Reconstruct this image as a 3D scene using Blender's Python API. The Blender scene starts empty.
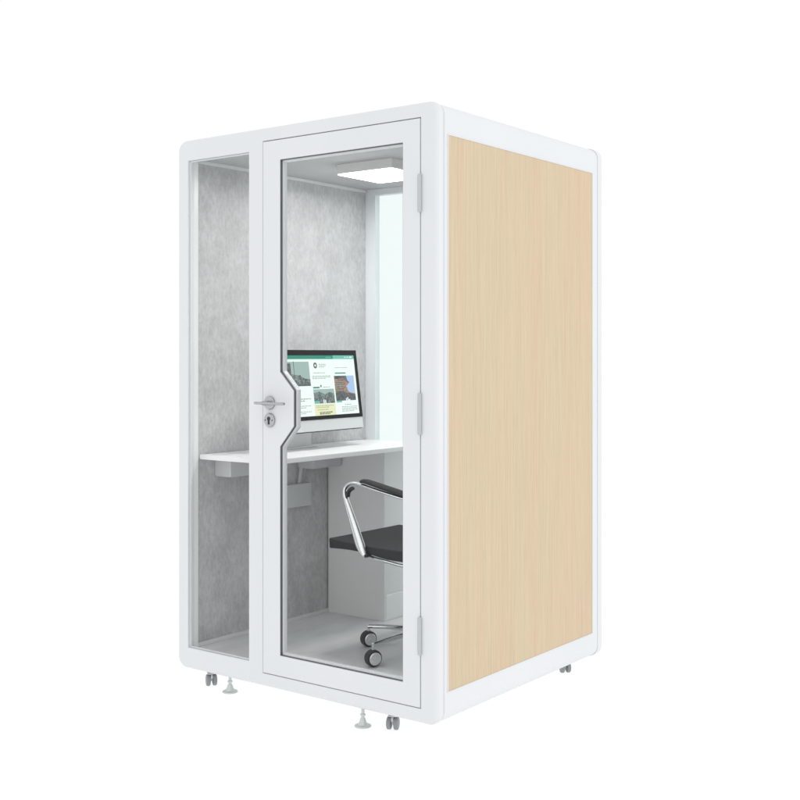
import bpy, bmesh, math, random
from mathutils import Vector, Matrix
R = math.radians
sc = bpy.context.scene
COL = sc.collection

# ------------------------------------------------------------------ camera
cam_d = bpy.data.cameras.new('camera'); cam = bpy.data.objects.new('camera', cam_d); COL.objects.link(cam)
cam.location = (2.3461, -3.3359, 1.385)
cam.rotation_euler = (R(90), 0, R(37.05))
cam_d.sensor_width = 36; cam_d.lens = 1156.53/800*36
cam_d.shift_y = -(400-355.47)/800
cam_d.clip_start = 0.05; cam_d.clip_end = 300
sc.camera = cam

# ------------------------------------------------------------------ studio light
w = bpy.data.worlds.new('World'); sc.world = w; w.use_nodes = True
bg = w.node_tree.nodes['Background']
bg.inputs[0].default_value = (1, 1, 1, 1); bg.inputs[1].default_value = 1.03

def area(name, loc, target, size, power, color=(1, 1, 1)):
    d = bpy.data.lights.new(name, 'AREA'); d.shape = 'RECTANGLE'; d.size, d.size_y = size
    d.energy = power; d.color = color
    o = bpy.data.objects.new(name, d); COL.objects.link(o); o.location = loc
    o.rotation_euler = (Vector(target)-Vector(loc)).to_track_quat('-Z', 'Y').to_euler()
    return o
area('softbox_right', (6.5, 1.6, 2.4), (0, .6, 1.1), (3.2, 2.6), 54)

sc.view_settings.view_transform = 'Standard'; sc.view_settings.look = 'None'
sc.view_settings.exposure = 0; sc.view_settings.gamma = 1
sc.cycles.max_bounces = 14; sc.cycles.transparent_max_bounces = 24
sc.cycles.diffuse_bounces = 8; sc.cycles.glossy_bounces = 6
sc.cycles.sample_clamp_direct = 5
sc.cycles.caustics_reflective = False; sc.cycles.caustics_refractive = False

# ------------------------------------------------------------------ materials
def mat(name, base=(.8, .8, .8), rough=.5, metal=0, spec=.5, emit=None, es=0, coat=0):
    m = bpy.data.materials.new(name); m.use_nodes = True
    b = m.node_tree.nodes['Principled BSDF']
    b.inputs['Base Color'].default_value = (*base, 1); b.inputs['Roughness'].default_value = rough
    b.inputs['Metallic'].default_value = metal; b.inputs['Specular IOR Level'].default_value = spec
    b.inputs['Coat Weight'].default_value = coat
    if emit: b.inputs['Emission Color'].default_value = (*emit, 1); b.inputs['Emission Strength'].default_value = es
    return m
def N(m, t, **k):
    n = m.node_tree.nodes.new(t)
    for a, v in k.items(): setattr(n, a, v)
    return n
def L(m, a, b): m.node_tree.links.new(a, b)
def noise_mix(m, scale3, nscale, c0, c1, p0=.3, p1=.7, detail=6, rough=.6, base_socket='Base Color'):
    """object-space noise between two colours; returns factor socket"""
    tc = N(m, 'ShaderNodeTexCoord'); mp = N(m, 'ShaderNodeMapping'); mp.inputs['Scale'].default_value = scale3
    nz = N(m, 'ShaderNodeTexNoise'); nz.inputs['Scale'].default_value = nscale; nz.inputs['Detail'].default_value = detail
    nz.inputs['Roughness'].default_value = rough
    cr = N(m, 'ShaderNodeValToRGB'); e = cr.color_ramp.elements
    e[0].position = p0; e[0].color = (*c0, 1); e[1].position = p1; e[1].color = (*c1, 1)
    L(m, tc.outputs['Object'], mp.inputs[0]); L(m, mp.outputs[0], nz.inputs['Vector']); L(m, nz.outputs['Fac'], cr.inputs[0])
    return nz.outputs['Fac'], cr.outputs[0], mp.outputs[0]
def bump(m, fac, strength, dist=.001):
    b = N(m, 'ShaderNodeBump'); b.inputs['Strength'].default_value = strength; b.inputs['Distance'].default_value = dist
    L(m, fac, b.inputs['Height']); L(m, b.outputs[0], m.node_tree.nodes['Principled BSDF'].inputs['Normal'])

WHITE = mat('white_powder_coat', (.795, .81, .82), .42, spec=.35)
f, c, _ = noise_mix(WHITE, (1, 1, 1), 900, (0, 0, 0), (1, 1, 1), detail=2); bump(WHITE, f, .05, .0004)
f2, c2, _ = noise_mix(WHITE, (1, 1, .35), 2.2, (.745, .768, .785), (.77, .79, .805), detail=3)
L(WHITE, c2, WHITE.node_tree.nodes['Principled BSDF'].inputs['Base Color'])
INNER = mat('inner_white_metal', (.74, .745, .745), .45, spec=.3)
BRIGHT = mat('bright_white_gloss', (.90, .91, .905), .25)
ARMC = mat('satin_chrome', (.93, .935, .94), .27, metal=1)
SEAL = mat('rubber_seal', (.12, .125, .13), .6)
GAP = mat('gap_dark_grey', (.035, .038, .04), .8)  # near-black, for the shade deep in the door gap

# birch veneer with vertical grain
WOOD = mat('birch_veneer', (.66, .54, .39), .5, spec=.3)
fa, ca, _ = noise_mix(WOOD, (1, 210, 2.2), 1.0, (.600, .475, .330), (.725, .590, .425), .28, .72, detail=9, rough=.68)
fb, cb, _ = noise_mix(WOOD, (1, 9, .5), 1.0, (1.0, .962, .945), (.975, 1.0, .965), .35, .65, detail=3)
fc, cc, _ = noise_mix(WOOD, (1, 480, 9), 1.0, (.84, .82, .78), (1, 1, 1), .30, .50, detail=4, rough=.7)
mx = N(WOOD, 'ShaderNodeMix', data_type='RGBA', blend_type='MULTIPLY'); mx.inputs[0].default_value = 1
L(WOOD, ca, mx.inputs[6]); L(WOOD, cb, mx.inputs[7])
mx2 = N(WOOD, 'ShaderNodeMix', data_type='RGBA', blend_type='MULTIPLY'); mx2.inputs[0].default_value = .75
L(WOOD, mx.outputs[2], mx2.inputs[6]); L(WOOD, cc, mx2.inputs[7])
L(WOOD, mx2.outputs[2], WOOD.node_tree.nodes['Principled BSDF'].inputs['Base Color']); bump(WOOD, fa, .12, .0006)

# grey felt with mottled, slightly streaky pile
FELT = mat('grey_felt', (.5, .5, .5), .95, spec=.1)
fa, ca, v = noise_mix(FELT, (1, 1.0, .8), 7, (.475, .475, .48), (.63, .63, .635), .40, .62, detail=14, rough=.85)
fb, cb, _ = noise_mix(FELT, (1, 1, .5), 75, (.86, .86, .86), (1.05, 1.05, 1.05), .36, .58, detail=6, rough=.7)
mx = N(FELT, 'ShaderNodeMix', data_type='RGBA', blend_type='MULTIPLY'); mx.inputs[0].default_value = .9
L(FELT, ca, mx.inputs[6]); L(FELT, cb, mx.inputs[7])
L(FELT, mx.outputs[2], FELT.node_tree.nodes['Principled BSDF'].inputs['Base Color']); bump(FELT, fb, .5, .003)

CEIL = mat('ceiling_panel_grey', (.50, .505, .51), .6, spec=.2)
FLOORM = mat('floor_laminate_grey', (.5, .5, .5), .38, spec=.4)
fa, ca, _ = noise_mix(FLOORM, (1, .35, 1), 7, (.66, .665, .665), (.82, .825, .825), .3, .7, detail=8, rough=.6)
L(FLOORM, ca, FLOORM.node_tree.nodes['Principled BSDF'].inputs['Base Color'])

def glass_mat(name, tint, refl_rough=0.0):
    m = bpy.data.materials.new(name); m.use_nodes = True; nt = m.node_tree
    nt.nodes.remove(nt.nodes['Principled BSDF']); out = nt.nodes['Material Output']
    tr = N(m, 'ShaderNodeBsdfTransparent'); tr.inputs[0].default_value = (*tint, 1)
    gl = N(m, 'ShaderNodeBsdfGlossy'); gl.inputs['Roughness'].default_value = refl_rough
    fr = N(m, 'ShaderNodeFresnel'); fr.inputs['IOR'].default_value = 1.24
    mx = N(m, 'ShaderNodeMixShader')
    ge = N(m, 'ShaderNodeNewGeometry'); mt = N(m, 'ShaderNodeMath', operation='MULTIPLY_ADD')   # only the entry surface mirrors
    L(m, ge.outputs['Backfacing'], mt.inputs[0]); mt.inputs[1].default_value = -1; mt.inputs[2].default_value = 1
    mu = N(m, 'ShaderNodeMath', operation='MULTIPLY'); L(m, mt.outputs[0], mu.inputs[0]); L(m, fr.outputs[0], mu.inputs[1])
    L(m, mu.outputs[0], mx.inputs[0]); L(m, tr.outputs[0], mx.inputs[1]); L(m, gl.outputs[0], mx.inputs[2])
    L(m, mx.outputs[0], out.inputs['Surface'])
    return m
GLASS = glass_mat('clear_glass', (.992, .998, .996))
BACKGLASS = glass_mat('pale_aqua_glass', (.938, .976, .972))

CHROME = mat('chrome', (.80, .81, .82), .12, metal=1)
HCHROME = mat('dark_handle_chrome', (.46, .47, .49), .22, metal=1)  # chrome with its base darkened in place of dark reflections
SATIN = mat('satin_steel', (.80, .81, .82), .36, metal=.8)
HINGE = mat('hinge_grey', (.51, .54, .56), .35, spec=.5)
DESKM = mat('desk_white_laminate', (.90, .90, .905), .32, spec=.4)
CABM = mat('cabinet_white_laminate', (.80, .80, .80), .5, spec=.25)
BOXM = mat('light_grey_plastic', (.60, .605, .61), .45)
BLACKG = mat('black_glass_bezel', (.006, .006, .007), .08, spec=.18)
ALU = mat('anodised_aluminium', (.74, .74, .75), .38, metal=.3)
MESHM = mat('dark_grey_fabric', (.045, .045, .047), .8, spec=.25)
fa, ca, _ = noise_mix(MESHM, (1, 1, 1), 350, (.030, .030, .032), (.046, .046, .048), detail=3)
L(MESHM, ca, MESHM.node_tree.nodes['Principled BSDF'].inputs['Base Color']); bump(MESHM, fa, .4, .001)
BLACKP = mat('black_plastic', (.022, .022, .024), .4)
TYRE = mat('grey_caster_rubber', (.028, .028, .03), .5)
LAMPM = mat('lamp_diffuser', (.9, .9, .9), .5, emit=(1, .995, .98), es=40)
LAMPB = mat('lamp_housing_white', (.72, .72, .71), .5)
CASTG = mat('caster_grey_wheel', (.26, .275, .28), .45)
CASTL = mat('caster_light_metal', (.62, .64, .64), .35, metal=.4)
FOOTM = mat('levelling_foot_zinc', (.60, .64, .62), .35, metal=.5)
FLOORGLOW = mat('white_floor_glow', (.13, .13, .13), .9, spec=0, emit=(1, 1, 1), es=.905)  # floor glow added to wash out the shadow under the booth

# ------------------------------------------------------------------ helpers
# a = metres left of the booth's right side, b = metres behind its front, z = height relative to eye level
Z0 = 1.385
def P(a, b, z): return Vector((-a, b, z+Z0))
def box(bm, a0, a1, b0, b1, z0, z1, bev=0, seg=2):
    vs = [bm.verts.new(P(a, b, z)) for a in (a0, a1) for b in (b0, b1) for z in (z0, z1)]
    F = [(0, 1, 3, 2), (4, 6, 7, 5), (0, 4, 5, 1), (2, 3, 7, 6), (0, 2, 6, 4), (1, 5, 7, 3)]
    fs = [bm.faces.new([vs[i] for i in q]) for q in F]
    if bev:
        es = list({e for f in fs for e in f.edges})
        bmesh.ops.bevel(bm, geom=es, offset=bev, segments=seg, affect='EDGES', profile=.5)
def rrect(a0, a1, z0, z1, r, n=8):
    pts = []
    if r <= 0: return [(a0, z0), (a1, z0), (a1, z1), (a0, z1)]
    for (ca, cz, t0) in ((a1-r, z1-r, 0), (a0+r, z1-r, 90), (a0+r, z0+r, 180), (a1-r, z0+r, 270)):
        for i in range(n+1):
            t = R(t0+90*i/n); pts.append((ca+r*math.cos(t), cz+r*math.sin(t)))
    return pts
def plate(bm, outer, holes, b0, b1, bevel_outer=0, seg=5, bevel_holes=0, back_bevel=0):
    """flat plate with holes in the a-z plane, from b0 (front) to b1"""
    es, hes = [], []
    for k, lp in enumerate([outer]+holes):
        vs = [bm.verts.new(P(a, b0, z)) for a, z in lp]
        for i in range(len(vs)):
            e = bm.edges.new((vs[i], vs[(i+1) % len(vs)])); (es if k == 0 else hes).append(e)
    r = bmesh.ops.triangle_fill(bm, use_beauty=True, use_dissolve=False, edges=es+hes)
    fs = [g for g in r['geom'] if isinstance(g, bmesh.types.BMFace)]
    e = bmesh.ops.extrude_face_region(bm, geom=fs, use_keep_orig=True)
    nv = [g for g in e['geom'] if isinstance(g, bmesh.types.BMVert)]
    bmesh.ops.translate(bm, verts=nv, vec=(0, b1-b0, 0))
    nvs = set(nv)
    if back_bevel:
        oa = {round(p[0], 5) for p in outer}
        be = [x for g in e['geom'] if isinstance(g, bmesh.types.BMEdge) for x in [g] if len(x.link_faces) == 2 and
              any(abs(f.normal.y) < .5 for f in x.link_faces if f.normal.length > .1) ]
    bmesh.ops.recalc_face_normals(bm, faces=bm.faces)
    if bevel_outer: bmesh.ops.bevel(bm, geom=[x for x in es if x.is_valid], offset=bevel_outer, segments=seg, affect='EDGES', profile=.5)
    if bevel_holes: bmesh.ops.bevel(bm, geom=[x for x in hes if x.is_valid], offset=bevel_holes, segments=2, affect='EDGES', profile=.5)
def side_plate(bm, outer, holes, a0, a1, bev=0):
    """plate in the b-z plane"""
    tmp = bmesh.new(); plate(tmp, outer, holes, a0, a1, bev, 3)
    me = bpy.data.meshes.new('tmp'); tmp.to_mesh(me); tmp.free()
    # (-x -> b , y -> a)
    me.transform(Matrix(((0, -1, 0, 0), (-1, 0, 0, 0), (0, 0, 1, 0), (0, 0, 0, 1))))
    bm.from_mesh(me); bpy.data.meshes.remove(me)
def frame_at(p0, p1, prev=None):
    t = (p1-p0).normalized(); up = prev if prev is not None else (Vector((0, 0, 1)) if abs(t.z) < .9 else Vector((0, 1, 0)))
    s = t.cross(up).normalized(); u = s.cross(t).normalized(); return t, s, u
def tube(bm, pts, rad, n=14, side=None, smooth_n=0):
    """sweep an ellipse; rad = r or list of (r_side, r_up); side = fixed side direction"""
    pts = [Vector(p) for p in pts]
    if smooth_n:
        q = []; rr = []
        for i in range(len(pts)-1):
            p0 = pts[max(i-1, 0)]; p1 = pts[i]; p2 = pts[i+1]; p3 = pts[min(i+2, len(pts)-1)]
            for k in range(smooth_n):
                t = k/smooth_n
                q.append(.5*((2*p1)+(-p0+p2)*t+(2*p0-5*p1+4*p2-p3)*t*t+(-p0+3*p1-3*p2+p3)*t**3))
                if isinstance(rad, list): rr.append((rad[i][0]*(1-t)+rad[i+1][0]*t, rad[i][1]*(1-t)+rad[i+1][1]*t))
        q.append(pts[-1]);
        if isinstance(rad, list): rr.append(rad[-1]); rad = rr
        pts = q
    rings = []
    for i, p in enumerate(pts):
        a = pts[max(i-1, 0)]; b = pts[min(i+1, len(pts)-1)]; t = (b-a).normalized()
        if side is not None: s = Vector(side)
        else: s = t.cross(Vector((0, 0, 1)) if abs(t.z) < .9 else Vector((0, 1, 0))).normalized()
        u = s.cross(t).normalized(); s = t.cross(u).normalized()
        rs, ru = rad[i] if isinstance(rad, list) else (rad, rad)
        rings.append([bm.verts.new(p+s*rs*math.cos(2*math.pi*k/n)+u*ru*math.sin(2*math.pi*k/n)) for k in range(n)])
    for r0, r1 in zip(rings, rings[1:]):
        for k in range(n): bm.faces.new((r0[k], r0[(k+1) % n], r1[(k+1) % n], r1[k]))
    bm.faces.new(rings[0]); bm.faces.new(rings[-1])
def lathe(bm, centre, axis, prof, n=32):
    """prof = [(distance along axis, radius)]"""
    c = Vector(centre); ax = Vector(axis).normalized()
    s = ax.cross(Vector((0, 0, 1)) if abs(ax.z) < .9 else Vector((1, 0, 0))).normalized(); u = ax.cross(s)
    rings = [[bm.verts.new(c+ax*d+(s*math.cos(2*math.pi*k/n)+u*math.sin(2*math.pi*k/n))*max(r, 1e-5)) for k in range(n)] for d, r in prof]
    for r0, r1 in zip(rings, rings[1:]):
        for k in range(n): bm.faces.new((r0[k], r0[(k+1) % n], r1[(k+1) % n], r1[k]))
    bm.faces.new(rings[0]); bm.faces.new(rings[-1])
def obj(name, bm, m, parent=None, kind=None, smooth=30, wn=True):
    bmesh.ops.recalc_face_normals(bm, faces=bm.faces)
    me = bpy.data.meshes.new(name); bm.to_mesh(me); bm.free()
    root = parent
    while root is not None and root.parent is not None: root = root.parent
    if root is not None: me.transform(Matrix.Translation(-Vector(root['org'])))
    me.shade_smooth(); me.set_sharp_from_angle(angle=R(smooth))
    for mm in (m if isinstance(m, list) else [m]): me.materials.append(mm)
    o = bpy.data.objects.new(name, me); COL.objects.link(o); o.parent = parent
    if wn:
        md = o.modifiers.new('weighted', 'WEIGHTED_NORMAL'); md.keep_sharp = True
    if kind: o['kind'] = kind
    return o
def thing(name, loc, label, cat, group=None):
    o = bpy.data.objects.new(name, None); COL.objects.link(o); o.location = loc; o.empty_display_size = .1
    o['label'] = label; o['category'] = cat; o['org'] = tuple(loc)
    if group: o['group'] = group
    return o
def B(): return bmesh.new()

# ------------------------------------------------------------------ setting: white floor with an added even glow
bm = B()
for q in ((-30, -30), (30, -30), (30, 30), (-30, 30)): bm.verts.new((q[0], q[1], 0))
bm.faces.new(bm.verts[:] if False else [v for v in bm.verts]); obj('floor', bm, FLOORGLOW, kind='structure', wn=False)

# ------------------------------------------------------------------ the booth
W, D, ZB, ZT = 1.354, 1.238, -1.315, .905
IL, IR, ZF, ZC = 1.300, .060, -1.235, .830
booth = thing('office_booth', P(W/2, D/2, ZB-.07), 'white framed office phone booth with glass door and birch wood side panel on casters', 'office booth')

bm = B()   # front frame: window opening and door opening
plate(bm, rrect(.004, W, ZB, ZT, .047, 10), [rrect(.931, 1.286, -1.225, .816, 0), rrect(.079, .8555, -1.2605, .8505, 0)], 0, .032, bevel_outer=.020, seg=6, bevel_holes=.0012)
obj('front_frame', bm, WHITE, booth)
bm = B()   # dark ring behind the door gap, its colour standing in for depth shade
plate(bm, rrect(.070, .866, -1.270, .860, 0), [rrect(.100, .834, -1.238, .828, 0)], .0325, .040)
obj('door_gap_shade', bm, GAP, booth, wn=False)
bm = B()   # body tube
plate(bm, rrect(.001, W-.002, ZB+.003, ZT-.003, .050, 10), [rrect(IR, IL, ZF-.004, ZC+.004, 0)], .0364, D-.040)
obj('body_shell', bm, WHITE, booth)
bm = B()   # fill ring between front frame and body (slightly recessed seam)
plate(bm, rrect(.003, W-.005, ZB+.005, ZT-.005, .047, 10), [rrect(IR, IL, ZF-.004, ZC+.004, 0)], .0322, .0362)
obj('seam_strip', bm, WHITE, booth)
bm = B()   # rear frame
plate(bm, rrect(.0, W, ZB, ZT, .050, 10), [rrect(.118, 1.235, -1.17, .800, 0)], D-.038, D, bevel_holes=.001)
obj('rear_frame', bm, WHITE, booth)
bm = B(); plate(bm, rrect(.116, 1.237, -1.172, .802, 0), [], D-.030, D-.022); obj('rear_glass', bm, BACKGLASS, booth, wn=False)
# side panel: white trim bead and veneer
bm = B(); side_plate(bm, [(.0530, -1.2015), (1.150, -1.2015), (1.150, .7895), (.0530, .7895)],
                     [[(.0560, -1.198), (1.147, -1.198), (1.147, .786), (.0560, .786)]], -.0025, .004, .0008)
obj('panel_trim', bm, WHITE, booth)
bm = B(); box(bm, -.0008, .003, .0562, 1.1468, -1.1978, .7858); obj('wood_side_panel', bm, WOOD, booth, wn=False)
# interior linings
bm = B(); box(bm, 1.294, 1.2995, .058, 1.1985, ZF+.017, ZC-.015); obj('felt_wall', bm, FELT, booth, wn=False)
bm = B(); box(bm, .0605, .066, .058, 1.1985, ZF+.017, ZC-.015); obj('felt_wall', bm, FELT, booth, wn=False)
for a0, a1 in ((1.286, 1.2995), (.0605, .072)):
    bm = B(); box(bm, a0, a1, .0324, .0578, ZF, ZC, .001); obj('corner_post', bm, BRIGHT, booth)
for (z0, z1, nm) in ((ZF, ZF+.0168, 'skirting'), (ZC-.0148, ZC, 'cornice_strip')):
    for a0, a1 in ((1.287, 1.2995), (.0605, .073)):
        bm = B(); box(bm, a0, a1, .058, 1.1985, z0, z1, .0015); obj(nm, bm, INNER, booth)
bm = B(); box(bm, .0605, 1.2995, .0415, 1.199, ZF-.0035, ZF-.0002); obj('floor_panel', bm, FLOORM, booth, wn=False)
bm = B(); box(bm, .0605, 1.2995, .0415, 1.199, ZC+.0002, ZC+.0035); obj('ceiling_panel', bm, CEIL, booth, wn=False)
# fixed side window
wf = B(); plate(wf, rrect(.9325, 1.2845, -1.2235, .8145, 0), [rrect(.9365, 1.2805, -1.2195, .8105, 0)], .010, .020, bevel_holes=.0008)
wfo = obj('window_frame', wf, WHITE, booth)
bm = B(); plate(bm, rrect(.9335, 1.2835, -1.2225, .8135, 0), [], .0205, .0285); obj('window_glass', bm, GLASS, wfo, wn=False)

# door
door_outer = rrect(.0822, .8518, -1.2568, .8466, 0)
def notch(g):   # glass opening with the lock bay, shrunk by g
    return [(.158+g, -1.177+g), (.760-g, -1.177+g), (.760-g, -.357-g*.4), (.688-g, -.275-g*.4), (.688-g, -.137+g*.4), (.760-g, -.064+g*.4), (.760-g, .768-g), (.158+g, .768-g)]
bm = B(); plate(bm, door_outer, [notch(0)], -.002, .032, bevel_outer=.0012, seg=2, bevel_holes=.001)
door = obj('door', bm, WHITE, booth); door['label'] = 'white framed glass door with a notched lock stile'
bm = B(); plate(bm, notch(.0006), [notch(.0020)], .0005, .010); obj('glazing_seal', bm, SEAL, door, wn=False)
bm = B(); plate(bm, notch(.0023), [notch(.0085)], .0103, .030, bevel_holes=.001); obj('glazing_bead', bm, WHITE, door)
bm = B(); plate(bm, notch(.0062), [], .012, .020); obj('door_glass', bm, GLASS, door, wn=False)
for z0, z1 in ((.511, .647), (-.283, -.134), (-1.068, -.932)):
    bm = B(); lathe(bm, P(.0800, -.0060, z0), (0, 0, 1), [(0, .0055), (.001, .0068), (z1-z0-.001, .0068), (z1-z0, .0055)], 20)
    box(bm, .085, .091, -.0055, -.0022, z0+.004, z1-.004, .0008)
    obj('hinge', bm, HINGE, door)
# lever handle and keyhole
bm = B(); lathe(bm, P(.813, -.0022, -.187), (0, -1, 0), [(0, .0265), (.006, .0265), (.009, .0245), (.0095, .010), (.012, .0098)], 40)
rose = obj('handle_rose', bm, HCHROME, door)
bm = B(); lathe(bm, P(.813, -.012, -.187), (0, -1, 0), [(0, .009), (.030, .009), (.036, .007)], 20)
ha = [P(.853, -.046, -.187), P(.842, -.047, -.187), P(.813, -.048, -.187), P(.76, -.048, -.187), P(.717, -.048, -.187), P(.709, -.043, -.187), P(.7065, -.036, -.187)]
tube(bm, ha, [(.006, .0055)]*len(ha), 14, smooth_n=4)
obj('lever', bm, HCHROME, rose)
bm = B(); lathe(bm, P(.813, -.0022, -.255), (0, -1, 0), [(0, .0275), (.005, .0275), (.008, .0255), (.0085, .004)], 40)
esc = obj('keyhole_plate', bm, HCHROME, door)
bm = B(); lathe(bm, P(.813, -.0106, -.249), (0, -1, 0), [(0, .0078), (.0012, .0078)], 24); box(bm, .8085, .8175, -.0116, -.0104, -.272, -.249)
for da in (-.018, .018): lathe(bm, P(.813+da, -.0100, -.255), (0, -1, 0), [(0, .0026), (.0012, .0026)], 12)
obj('keyhole', bm, BLACKP, esc)

# casters and levelling feet
def caster(a, b, heading):
    g = ZB-.07
    c = P(a, b, g+.0245); d = Vector((math.cos(heading), math.sin(heading), 0)); s = Vector((-d.y, d.x, 0))
    bm = B(); box(bm, a-.024, a+.024, b-.020, b+.020, ZB-.0045, ZB-.0002, .001)
    lathe(bm, P(a, b, ZB-.0185), (0, 0, 1), [(0, .012), (.014, .014)], 18)
    cu = c+Vector((0, 0, .0262))
    A = [bm.verts.new(cu+d*x+s*y+Vector((0, 0, z))) for z in (0, .003) for x, y in ((-.016, -.0165), (.014, -.0165), (.014, .0165), (-.016, .0165))]
    bm.faces.new(A[:4]); bm.faces.new(A[4:])
    for i in range(4): bm.faces.new((A[i], A[(i+1) % 4], A[4+(i+1) % 4], A[4+i]))
    lathe(bm, c-s*.021, s, [(0, .006), (.042, .006)], 14)
    pts = [(-.019, .012), (-.015, .022), (-.004, .0275), (.008, .0265), (.015, .018), (.012, .006)]
    A = [bm.verts.new(c+d*x+Vector((0, 0, z))-s*.0045) for x, z in pts]; Bv = [bm.verts.new(c+d*x+Vector((0, 0, z))+s*.0045) for x, z in pts]
    bm.faces.new(A); bm.faces.new(Bv)
    for i in range(6): bm.faces.new((A[i], A[(i+1) % 6], Bv[(i+1) % 6], Bv[i]))
    o = obj('caster', bm, CASTL, booth)
    for k in (-1, 1):
        bm = B(); q = c+s*k*.0135
        lathe(bm, q-s*.0085, s, [(0, .0185), (.0015, .0225), (.004, .0243), (.013, .0243), (.0155, .0225), (.017, .0185)], 28)
        obj('caster_wheel', bm, CASTG, o)
for a, b, h in ((1.209, .060, -.60), (.255, .066, -1.15), (.122, 1.130, -.75), (1.209, 1.130, -.4)): caster(a, b, h)
def foot(a, b):
    bm = B(); g = ZB-.07
    lathe(bm, P(a, b, g), (0, 0, 1), [(0, .031), (.0025, .032), (.005, .030), (.008, .020), (.016, .0135), (.030, .0095), (.034, .006), (.0695, .006)], 32)
    lathe(bm, P(a, b, g+.040), (0, 0, 1), [(0, .010), (.007, .010)], 6)
    obj('levelling_foot', bm, FOOTM, booth)
for a, b in ((1.080, .042), (.367, .028), (.28, 1.17), (1.08, 1.17)): foot(a, b)
# small outlet box on the felt wall under the desk
bm = B(); box(bm, 1.262, 1.2938, .560, .756, -.703, -.596, .003); ob = obj('outlet_box', bm, BOXM, booth)

# ------------------------------------------------------------------ ceiling light
lamp = thing('ceiling_light', P(.756, .667, ZC), 'square white surface-mounted ceiling light glowing inside the booth', 'ceiling light')
bm = B(); plate(bm, rrect(.605, .907, .7885, ZC-.0003, 0), [], .516, .818); obj('housing', bm, LAMPB, lamp, wn=False)
bm = B(); box(bm, .609, .903, .520, .814, .7845, .7883, .001); obj('diffuser', bm, LAMPM, lamp)

# ------------------------------------------------------------------ desk
desk = thing('desk', P(1.07, .63, ZF), 'white wall-mounted desktop running along the grey felt wall', 'desk')
bm = B(); box(bm, .855, 1.2865, .066, 1.198, -.440, -.420, .0015); obj('tabletop', bm, DESKM, desk)
for b0, b1, zb in ((.158, .330, -.520), (.690, .895, -.526)):
    bm = B(); box(bm, 1.195, 1.2935, b0, b1, zb, -.4403, .006, 3); obj('bracket', bm, BOXM, desk)
bm = B(); tube(bm, [P(1.27, .70, -.4405), P(1.275, .70, -.50), P(1.285, .69, -.595)], .009, 10, smooth_n=4); obj('cable_cover', bm, BOXM, desk)

# ------------------------------------------------------------------ cabinet under the desk's far end
cab = thing('cabinet', P(1.12, 1.05, ZF), 'plain pale grey cabinet standing under the far end of the desk', 'cabinet')
bm = B(); box(bm, .945, 1.286, .902, .920, ZF+.0002, -.4403, .001); obj('front_panel', bm, CABM, cab)
bm = B(); box(bm, .962, 1.286, .9202, 1.198, -1.118, -.4403); obj('cabinet_body', bm, CABM, cab, wn=False)
bm = B(); box(bm, .946, 1.286, .9203, 1.198, ZF+.0002, -1.1185, .0025); obj('plinth_drawer', bm, DESKM, cab)

# ------------------------------------------------------------------ computer
C0 = P(1.065, .90, -.337); psi, tl = R(-2.9), R(7.6)
HD = Vector((-math.sin(psi), -math.cos(psi), 0)); NN = Vector((math.cos(psi), -math.sin(psi), 0))
UP = Vector((0, 0, 1))*math.cos(tl)-NN*math.sin(tl); OUT = HD.cross(UP)*-1
if OUT.x < 0: OUT = -OUT
def S(u, v, d=0): return C0+HD*u+UP*v+OUT*d
comp = thing('computer', P(1.17, .58, -.420), 'silver all-in-one computer on the desk with a web page on its screen', 'computer')
SW = .585
def slab(bm, u0, u1, v0, v1, d0, d1, bev=0):
    vs = [bm.verts.new(S(u, v, d)) for u in (u0, u1) for v in (v0, v1) for d in (d0, d1)]
    fs = [bm.faces.new([vs[i] for i in q]) for q in ((0, 1, 3, 2), (4, 6, 7, 5), (0, 4, 5, 1), (2, 3, 7, 6), (0, 2, 6, 4), (1, 5, 7, 3))]
    if bev: bmesh.ops.bevel(bm, geom=list({e for f in fs for e in f.edges}), offset=bev, segments=3, affect='EDGES', profile=.5)
bm = B(); slab(bm, 0, SW, 0, .365, -.022, -.0005, .002)
vs = [bm.verts.new(S(u, v, -.0221)) for u, v in ((.03, .03), (SW-.03, .03), (SW-.03, .335), (.03, .335))]; vb = [bm.verts.new(S(u, v, -.045)) for u, v in ((.14, .10), (SW-.14, .10), (SW-.14, .26), (.14, .26))]
bm.faces.new(vs); bm.faces.new(vb)
for i in range(4): bm.faces.new((vs[i], vs[(i+1) % 4], vb[(i+1) % 4], vb[i]))
body = obj('casing', bm, ALU, comp)
bm = B(); slab(bm, .01, SW-.01, -.0035, -.0002, -.018, -.003); obj('bottom_dark_strip', bm, GAP, comp, wn=False)  # thin dark strip along the casing's bottom edge
bm = B(); slab(bm, .0005, SW-.0005, .0505, .3645, -.0003, .0018, .0006); bez = obj('bezel', bm, BLACKG, comp)
# screen content
def em(name, c, s=1.0):
    m = mat(name, (.01, .01, .01), .15, emit=c, es=s); return m
SC = [em('screen_white', (.86, .97, .92)), em('screen_teal', (.0, .235, .155)), em('screen_teal_light', (.12, .50, .38)), em('screen_text', (.30, .36, .34)),
      em('screen_dark', (.05, .06, .065)), em('screen_cream', (.78, .80, .50)), em('screen_sky', (.38, .55, .82)), em('screen_brown', (.34, .22, .15)), em('screen_mist', (.33, .46, .42)),
      em('screen_pale_teal', (.62, .90, .80)), em('screen_photo', (.2, .2, .2)), em('screen_yellow', (.50, .47, .20))]
def photo_mat(m, c0, c1, nscale):
    f, c, _ = noise_mix(m, (1, 1, 1.6), nscale, c0, c1, .35, .65, detail=8, rough=.75)
    L(m, c, m.node_tree.nodes['Principled BSDF'].inputs['Emission Color'])
photo_mat(SC[10], (.012, .024, .022), (.27, .34, .32), 55)
photo_mat(SC[7], (.05, .035, .03), (.50, .33, .23), 75)
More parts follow.
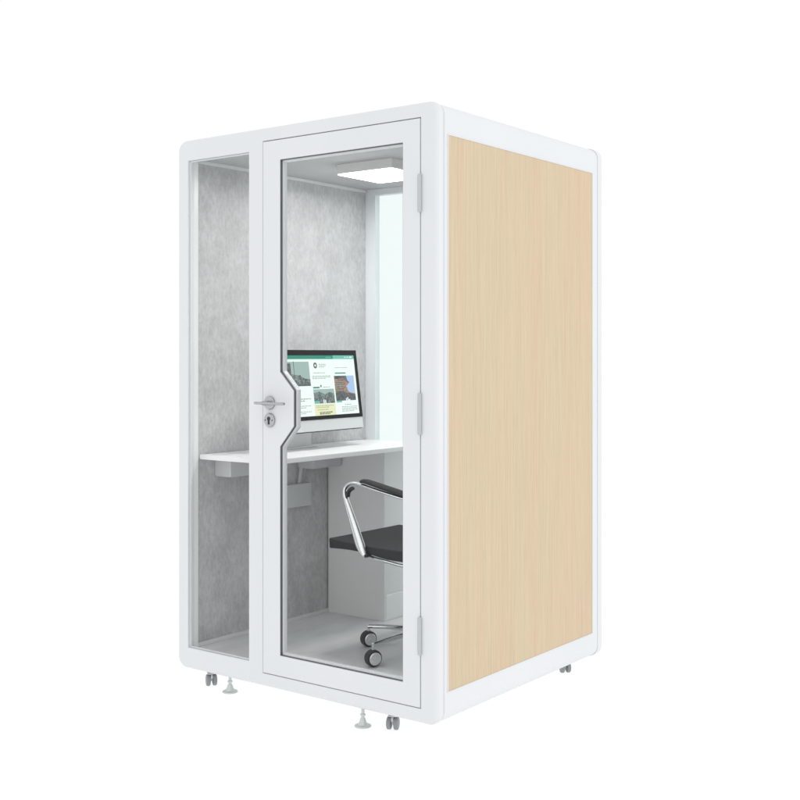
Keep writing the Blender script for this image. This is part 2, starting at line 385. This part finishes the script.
photo_mat(SC[4], (.02, .025, .03), (.14, .15, .16), 50)
bm = B(); layer = [0]
def rect(u0, u1, v0, v1, m, d=0):
    q = [bm.verts.new(S(u, v, .0021+d*.00012)) for u, v in ((u0, v0), (u1, v0), (u1, v1), (u0, v1))]
    fc = bm.faces.new(q); fc.material_index = m
def poly(pts, m, d=1):
    fc = bm.faces.new([bm.verts.new(S(u, v, .0021+d*.00012)) for u, v in pts]); fc.material_index = m
rr = random.Random(4)
rect(.025, .560, .068, .340, 0)
rect(.025, .560, .3235, .340, 1, 1); rect(.025, .185, .3235, .340, 2, 2)
rect(.040, .060, .329, .334, 0, 3); rect(.066, .082, .330, .333, 0, 3); rect(.088, .100, .330, .333, 0, 3); rect(.20, .24, .330, .333, 2, 3)
rect(.025, .560, .3185, .3232, 9, 1)
def text(u0, u1, v, n, h=.0032, gap=.0075, m=3):
    for i in range(n):
        vv = v-i*gap; u = u1
        stop = u0 if i < n-1 else u0+(u1-u0)*.25
        while u > stop+.006:
            wd = rr.uniform(.006, .018); rect(max(stop, u-wd), u, vv-h, vv, m, 2); u -= wd+.003
# left column: a misty picture with a dark tower, text below
rect(.366, .560, .203, .312, 8, 1); poly([(.366, .203), (.560, .203), (.560, .262), (.50, .258), (.44, .250), (.40, .236), (.366, .232)], 10, 2)
rect(.495, .525, .250, .305, 4, 3); rect(.472, .4755, .235, .314, 4, 3); rect(.366, .47, .203, .2105, 4, 3)
rect(.43, .445, .240, .252, 4, 3)
poly([(.560, .262), (.560, .290), (.535, .296), (.535, .258)], 4, 3)
for k in range(9): rect(.372+.013*k, .380+.013*k, .212, .214+.004*((k*7) % 5), 4, 4)
for k in range(7): rect(.208+.020*k, .219+.020*k, .136, .140+.003*((k*5) % 4), 4, 3)
for k in range(8): rect(.128+.007*k, .131+.007*k, .184, .222-.002*((k*3) % 4), 4, 3)
for k in range(4): rect(.128, .188, .190+.009*k, .192+.009*k, 11 if k == 9 else 3, 4)
text(.375, .520, .148, 2, .0045, .009); text(.375, .520, .116, 2); text(.38, .52, .090, 2)
# middle column: round emblem, text, label bar, picture, cream card
for ro, ri, mi, dd in ((.0135, 0, 4, 2), (.0055, 0, 0, 3)):
    poly([(.321+ro*math.cos(t*math.pi/10), .2945+ro*math.sin(t*math.pi/10)) for t in range(20)], mi, dd)
text(.245, .295, .301, 3, .003, .0062); text(.225, .34, .262, 1); text(.215, .350, .248, 3, .0028, .0058)
rect(.305, .352, .191, .198, 1, 1); rect(.29, .299, .196, .206, 4, 1); text(.21, .28, .197, 1)
rect(.202, .353, .122, .187, 10, 1); poly([(.202, .166), (.202, .187), (.353, .187), (.353, .170), (.31, .176), (.27, .162), (.24, .172)], 8, 2)
rect(.315, .353, .122, .134, 2, 2); rect(.268, .275, .1225, .140, 0, 3); rect(.280, .287, .1225, .140, 0, 3)
rect(.202, .356, .068, .1195, 5, 1); text(.215, .345, .113, 2, .0028, .007); text(.225, .335, .096, 1, .004, .007, 11); text(.222, .322, .084, 2, .0045, .0065, 4)
# right column: label, picture of a tiled roof against the sky, caption
rect(.100, .182, .2550, .2605, 1, 1); text(.05, .18, .284, 1, .0025)
rect(.041, .192, .130, .2455, 7, 1); poly([(.041, .2455), (.115, .2455), (.10, .228), (.078, .215), (.105, .196), (.090, .170), (.041, .160)], 6, 2)
poly([(.192, .2455), (.192, .230), (.125, .234), (.092, .216), (.10, .2455)], 4, 3); poly([(.192, .130), (.192, .168), (.15, .176), (.10, .165), (.041, .158), (.041, .130)], 4, 3)
rect(.100, .108, .130, .145, 0, 4); rect(.112, .118, .130, .141, 0, 4); rect(.086, .097, .130, .136, 0, 4); rect(.150, .192, .1225, .1305, 2, 4)
text(.060, .13, .113, 1); text(.035, .155, .103, 4, .0030, .0068)
obj('screen', bm, SC, bez, wn=False, smooth=10)
# stand
bm = B(); box(bm, 1.150, 1.262, .470, .672, -.4198, -.4135, .0025, 3); obj('stand_foot', bm, ALU, comp)
bm = B()
for (pa, pb) in ((0, 0),):
    prof = [(1.190, -.4137), (1.204, -.4137), (1.204, -.325), (1.125, -.190), (1.118, -.200), (1.190, -.330)]
    A = [bm.verts.new(P(a, .470, z)) for a, z in prof]; Bv = [bm.verts.new(P(a, .670, z)) for a, z in prof]
    bm.faces.new(A); bm.faces.new(Bv)
    for i in range(6): bm.faces.new((A[i], A[(i+1) % 6], Bv[(i+1) % 6], Bv[i]))
obj('stand_neck', bm, DESKM, comp)

# ------------------------------------------------------------------ office chair
ch = thing('office_chair', P(.45, .53, ZF), 'black office chair with chrome armrests on wheels facing the desk', 'office chair')
# seat: sling cushion with a rolled front edge, slightly dished
bm = B(); na, nb = 14, 10
def seat_z(t, s): return -.764-.030*t+.012*t*t - .010*math.sin(math.pi*s)*math.sin(math.pi*min(1, t*1.1))
top = []; bot = []
for i in range(na+1):
    t = i/na; a = .812-.440*t; rt = []; rb = []
    for j in range(nb+1):
        s = j/nb; b = .350+.490*s + .012*math.sin(math.pi*t)*(1 if s < .5 else -1)*abs(2*s-1)**3*-1
        z = seat_z(t, s); th = .043-.013*math.sin(math.pi*min(1, t*1.4))
        rt.append(bm.verts.new(P(a, b, z))); rb.append(bm.verts.new(P(a-(.004 if i == 0 else 0), b, z-th)))
    top.append(rt); bot.append(rb)
for i in range(na):
    for j in range(nb):
        bm.faces.new((top[i][j], top[i][j+1], top[i+1][j+1], top[i+1][j])); bm.faces.new((bot[i][j], bot[i+1][j], bot[i+1][j+1], bot[i][j+1]))
ring = [(0, j) for j in range(nb+1)]+[(i, nb) for i in range(1, na+1)]+[(na, j) for j in range(nb-1, -1, -1)]+[(i, 0) for i in range(na-1, 0, -1)]
for k in range(len(ring)):
    p, q = ring[k], ring[(k+1) % len(ring)]
    bm.faces.new((top[p[0]][p[1]], top[q[0]][q[1]], bot[q[0]][q[1]], bot[p[0]][p[1]]))
bmesh.ops.recalc_face_normals(bm, faces=bm.faces)
bmesh.ops.bevel(bm, geom=[e for e in bm.edges if len(e.link_faces) == 2 and e.calc_face_angle(0) > 1.0], offset=.006, segments=3, affect='EDGES', profile=.5)
obj('seat', bm, MESHM, ch, smooth=50)
# chrome side rails under the seat
for bb in (.346, .846):
    bm = B(); tube(bm, [P(.60, bb, -.812), P(.57, bb, -.822), P(.50, bb, -.830), P(.42, bb, -.838), P(.36, bb, -.83), P(.32, bb, -.79), P(.30, bb, -.72)], .0065, 10, smooth_n=4)
    obj('seat_rail', bm, CHROME, ch)
# armrests: flat chrome loop, dark insert, pad
for bb, sg in ((.325, 1), (.867, -1)):
    bm = B()
    path = [(.598, -.812), (.622, -.770), (.655, -.690), (.688, -.610), (.702, -.572), (.699, -.545), (.680, -.528), (.650, -.5215), (.615, -.5260), (.52, -.545), (.40, -.566), (.31, -.578), (.275, -.600), (.268, -.66)]
    rad = [(.012, .012), (.015, .0215), (.014, .0185), (.012, .0130), (.011, .0090), (.011, .0075), (.011, .0070), (.011, .0065), (.011, .006), (.011, .006), (.011, .006), (.011, .006), (.011, .006), (.011, .007)]
    tube(bm, [P(a, bb, z) for a, z in path], rad, 16, side=(0, 1, 0), smooth_n=6)
    arm = obj('armrest', bm, ARMC, ch, smooth=60)
    bm = B(); tube(bm, [P(a-.0105, bb-.003, z-.010) for a, z in ((.694, -.570), (.692, -.553), (.682, -.541), (.668, -.533))], [(.0120, .0080)]*4, 12, side=(0, 1, 0), smooth_n=4); obj('joint_insert', bm, BLACKP, arm)
    bm = B(); pts = [(.612, -.5175), (.598, -.5105), (.50, -.530), (.38, -.5535), (.315, -.5665), (.305, -.5725)]
    tube(bm, [P(a, bb+.004*sg, z) for a, z in pts], [(.016, .004), (.024, .0085), (.026, .0100), (.026, .0100), (.024, .0085), (.014, .004)], 20, side=(0, 1, 0), smooth_n=5)
    obj('arm_pad', bm, MESHM, arm, smooth=60)
    bm = B(); lathe(bm, P(.585, bb-.010*sg, -.812), (0, sg, 0), [(0, .007), (.030, .007)], 16); obj('bolt', bm, BLACKP, arm)
# backrest (mostly out of sight behind the door stile)
bm = B(); A = []
for i in range(13):
    t = i/12; z = -.70+.50*t; row = []
    for j in range(9):
        s = j/8; bbp = .36+.47*s; a = .335-.10*t-.05*math.sin(math.pi*t)*-.4-.035*math.sin(math.pi*s)
        row.append(P(a, bbp, z))
    A.append(row)
F1 = [[bm.verts.new(p) for p in r] for r in A]; F2 = [[bm.verts.new(p+Vector((.022, 0, 0))) for p in r] for r in A]
for i in range(12):
    for j in range(8):
        bm.faces.new((F1[i][j], F1[i][j+1], F1[i+1][j+1], F1[i+1][j])); bm.faces.new((F2[i][j], F2[i+1][j], F2[i+1][j+1], F2[i][j+1]))
ring = [(0, j) for j in range(9)]+[(i, 8) for i in range(1, 13)]+[(12, j) for j in range(7, -1, -1)]+[(i, 0) for i in range(11, 0, -1)]
for k in range(len(ring)):
    p, q = ring[k], ring[(k+1) % len(ring)]
    bm.faces.new((F1[p[0]][p[1]], F1[q[0]][q[1]], F2[q[0]][q[1]], F2[p[0]][p[1]]))
obj('backrest', bm, MESHM, ch, smooth=50)
# column and star base
CA, CB = .45, .53
bm = B(); lathe(bm, P(CA, CB, ZF+.075), (0, 0, 1), [(0, .030), (.05, .030), (.06, .026), (.17, .026), (.171, .015), (.335, .015)], 24); box(bm, CA-.09, CA+.12, CB-.07, CB+.07, -.852, -.815, .006); obj('gas_column', bm, CHROME, ch)
for k in range(5):
    t = R(-78+72*k); ea, eb = CA+.27*math.cos(t), CB+.27*math.sin(t)
    bm = B(); tube(bm, [P(CA, CB, ZF+.100), P((CA+ea)/2, (CB+eb)/2, ZF+.098), P(ea, eb, ZF+.086)], [(.020, .014), (.015, .010), (.010, .008)], 14, smooth_n=3)
    lathe(bm, P(ea, eb, ZF+.060), (0, 0, 1), [(0, .006), (.030, .007), (.034, .006)], 14)
    leg = obj('base_leg', bm, CHROME, ch)
    ax = Vector((.90, -.43, 0)).normalized() if k < 2 else Vector((math.cos(k*2.1), math.sin(k*2.1), 0))
    cw = P(ea, eb, ZF+.0335)
    bm = B(); lathe(bm, cw-ax*.022, ax, [(0, .024), (.003, .0305), (.009, .0335), (.032, .0335), (.038, .0310), (.040, .026)], 32)
    wh = obj('caster', bm, TYRE, leg)
    bm = B(); lathe(bm, cw+ax*.0178, ax, [(0, .0255), (.003, .0255), (.0055, .0225), (.0060, .009), (.0080, .0085)], 28)
    obj('hub_cap', bm, SATIN, wh) if False else obj('hub_cap', bm, SATIN, leg)
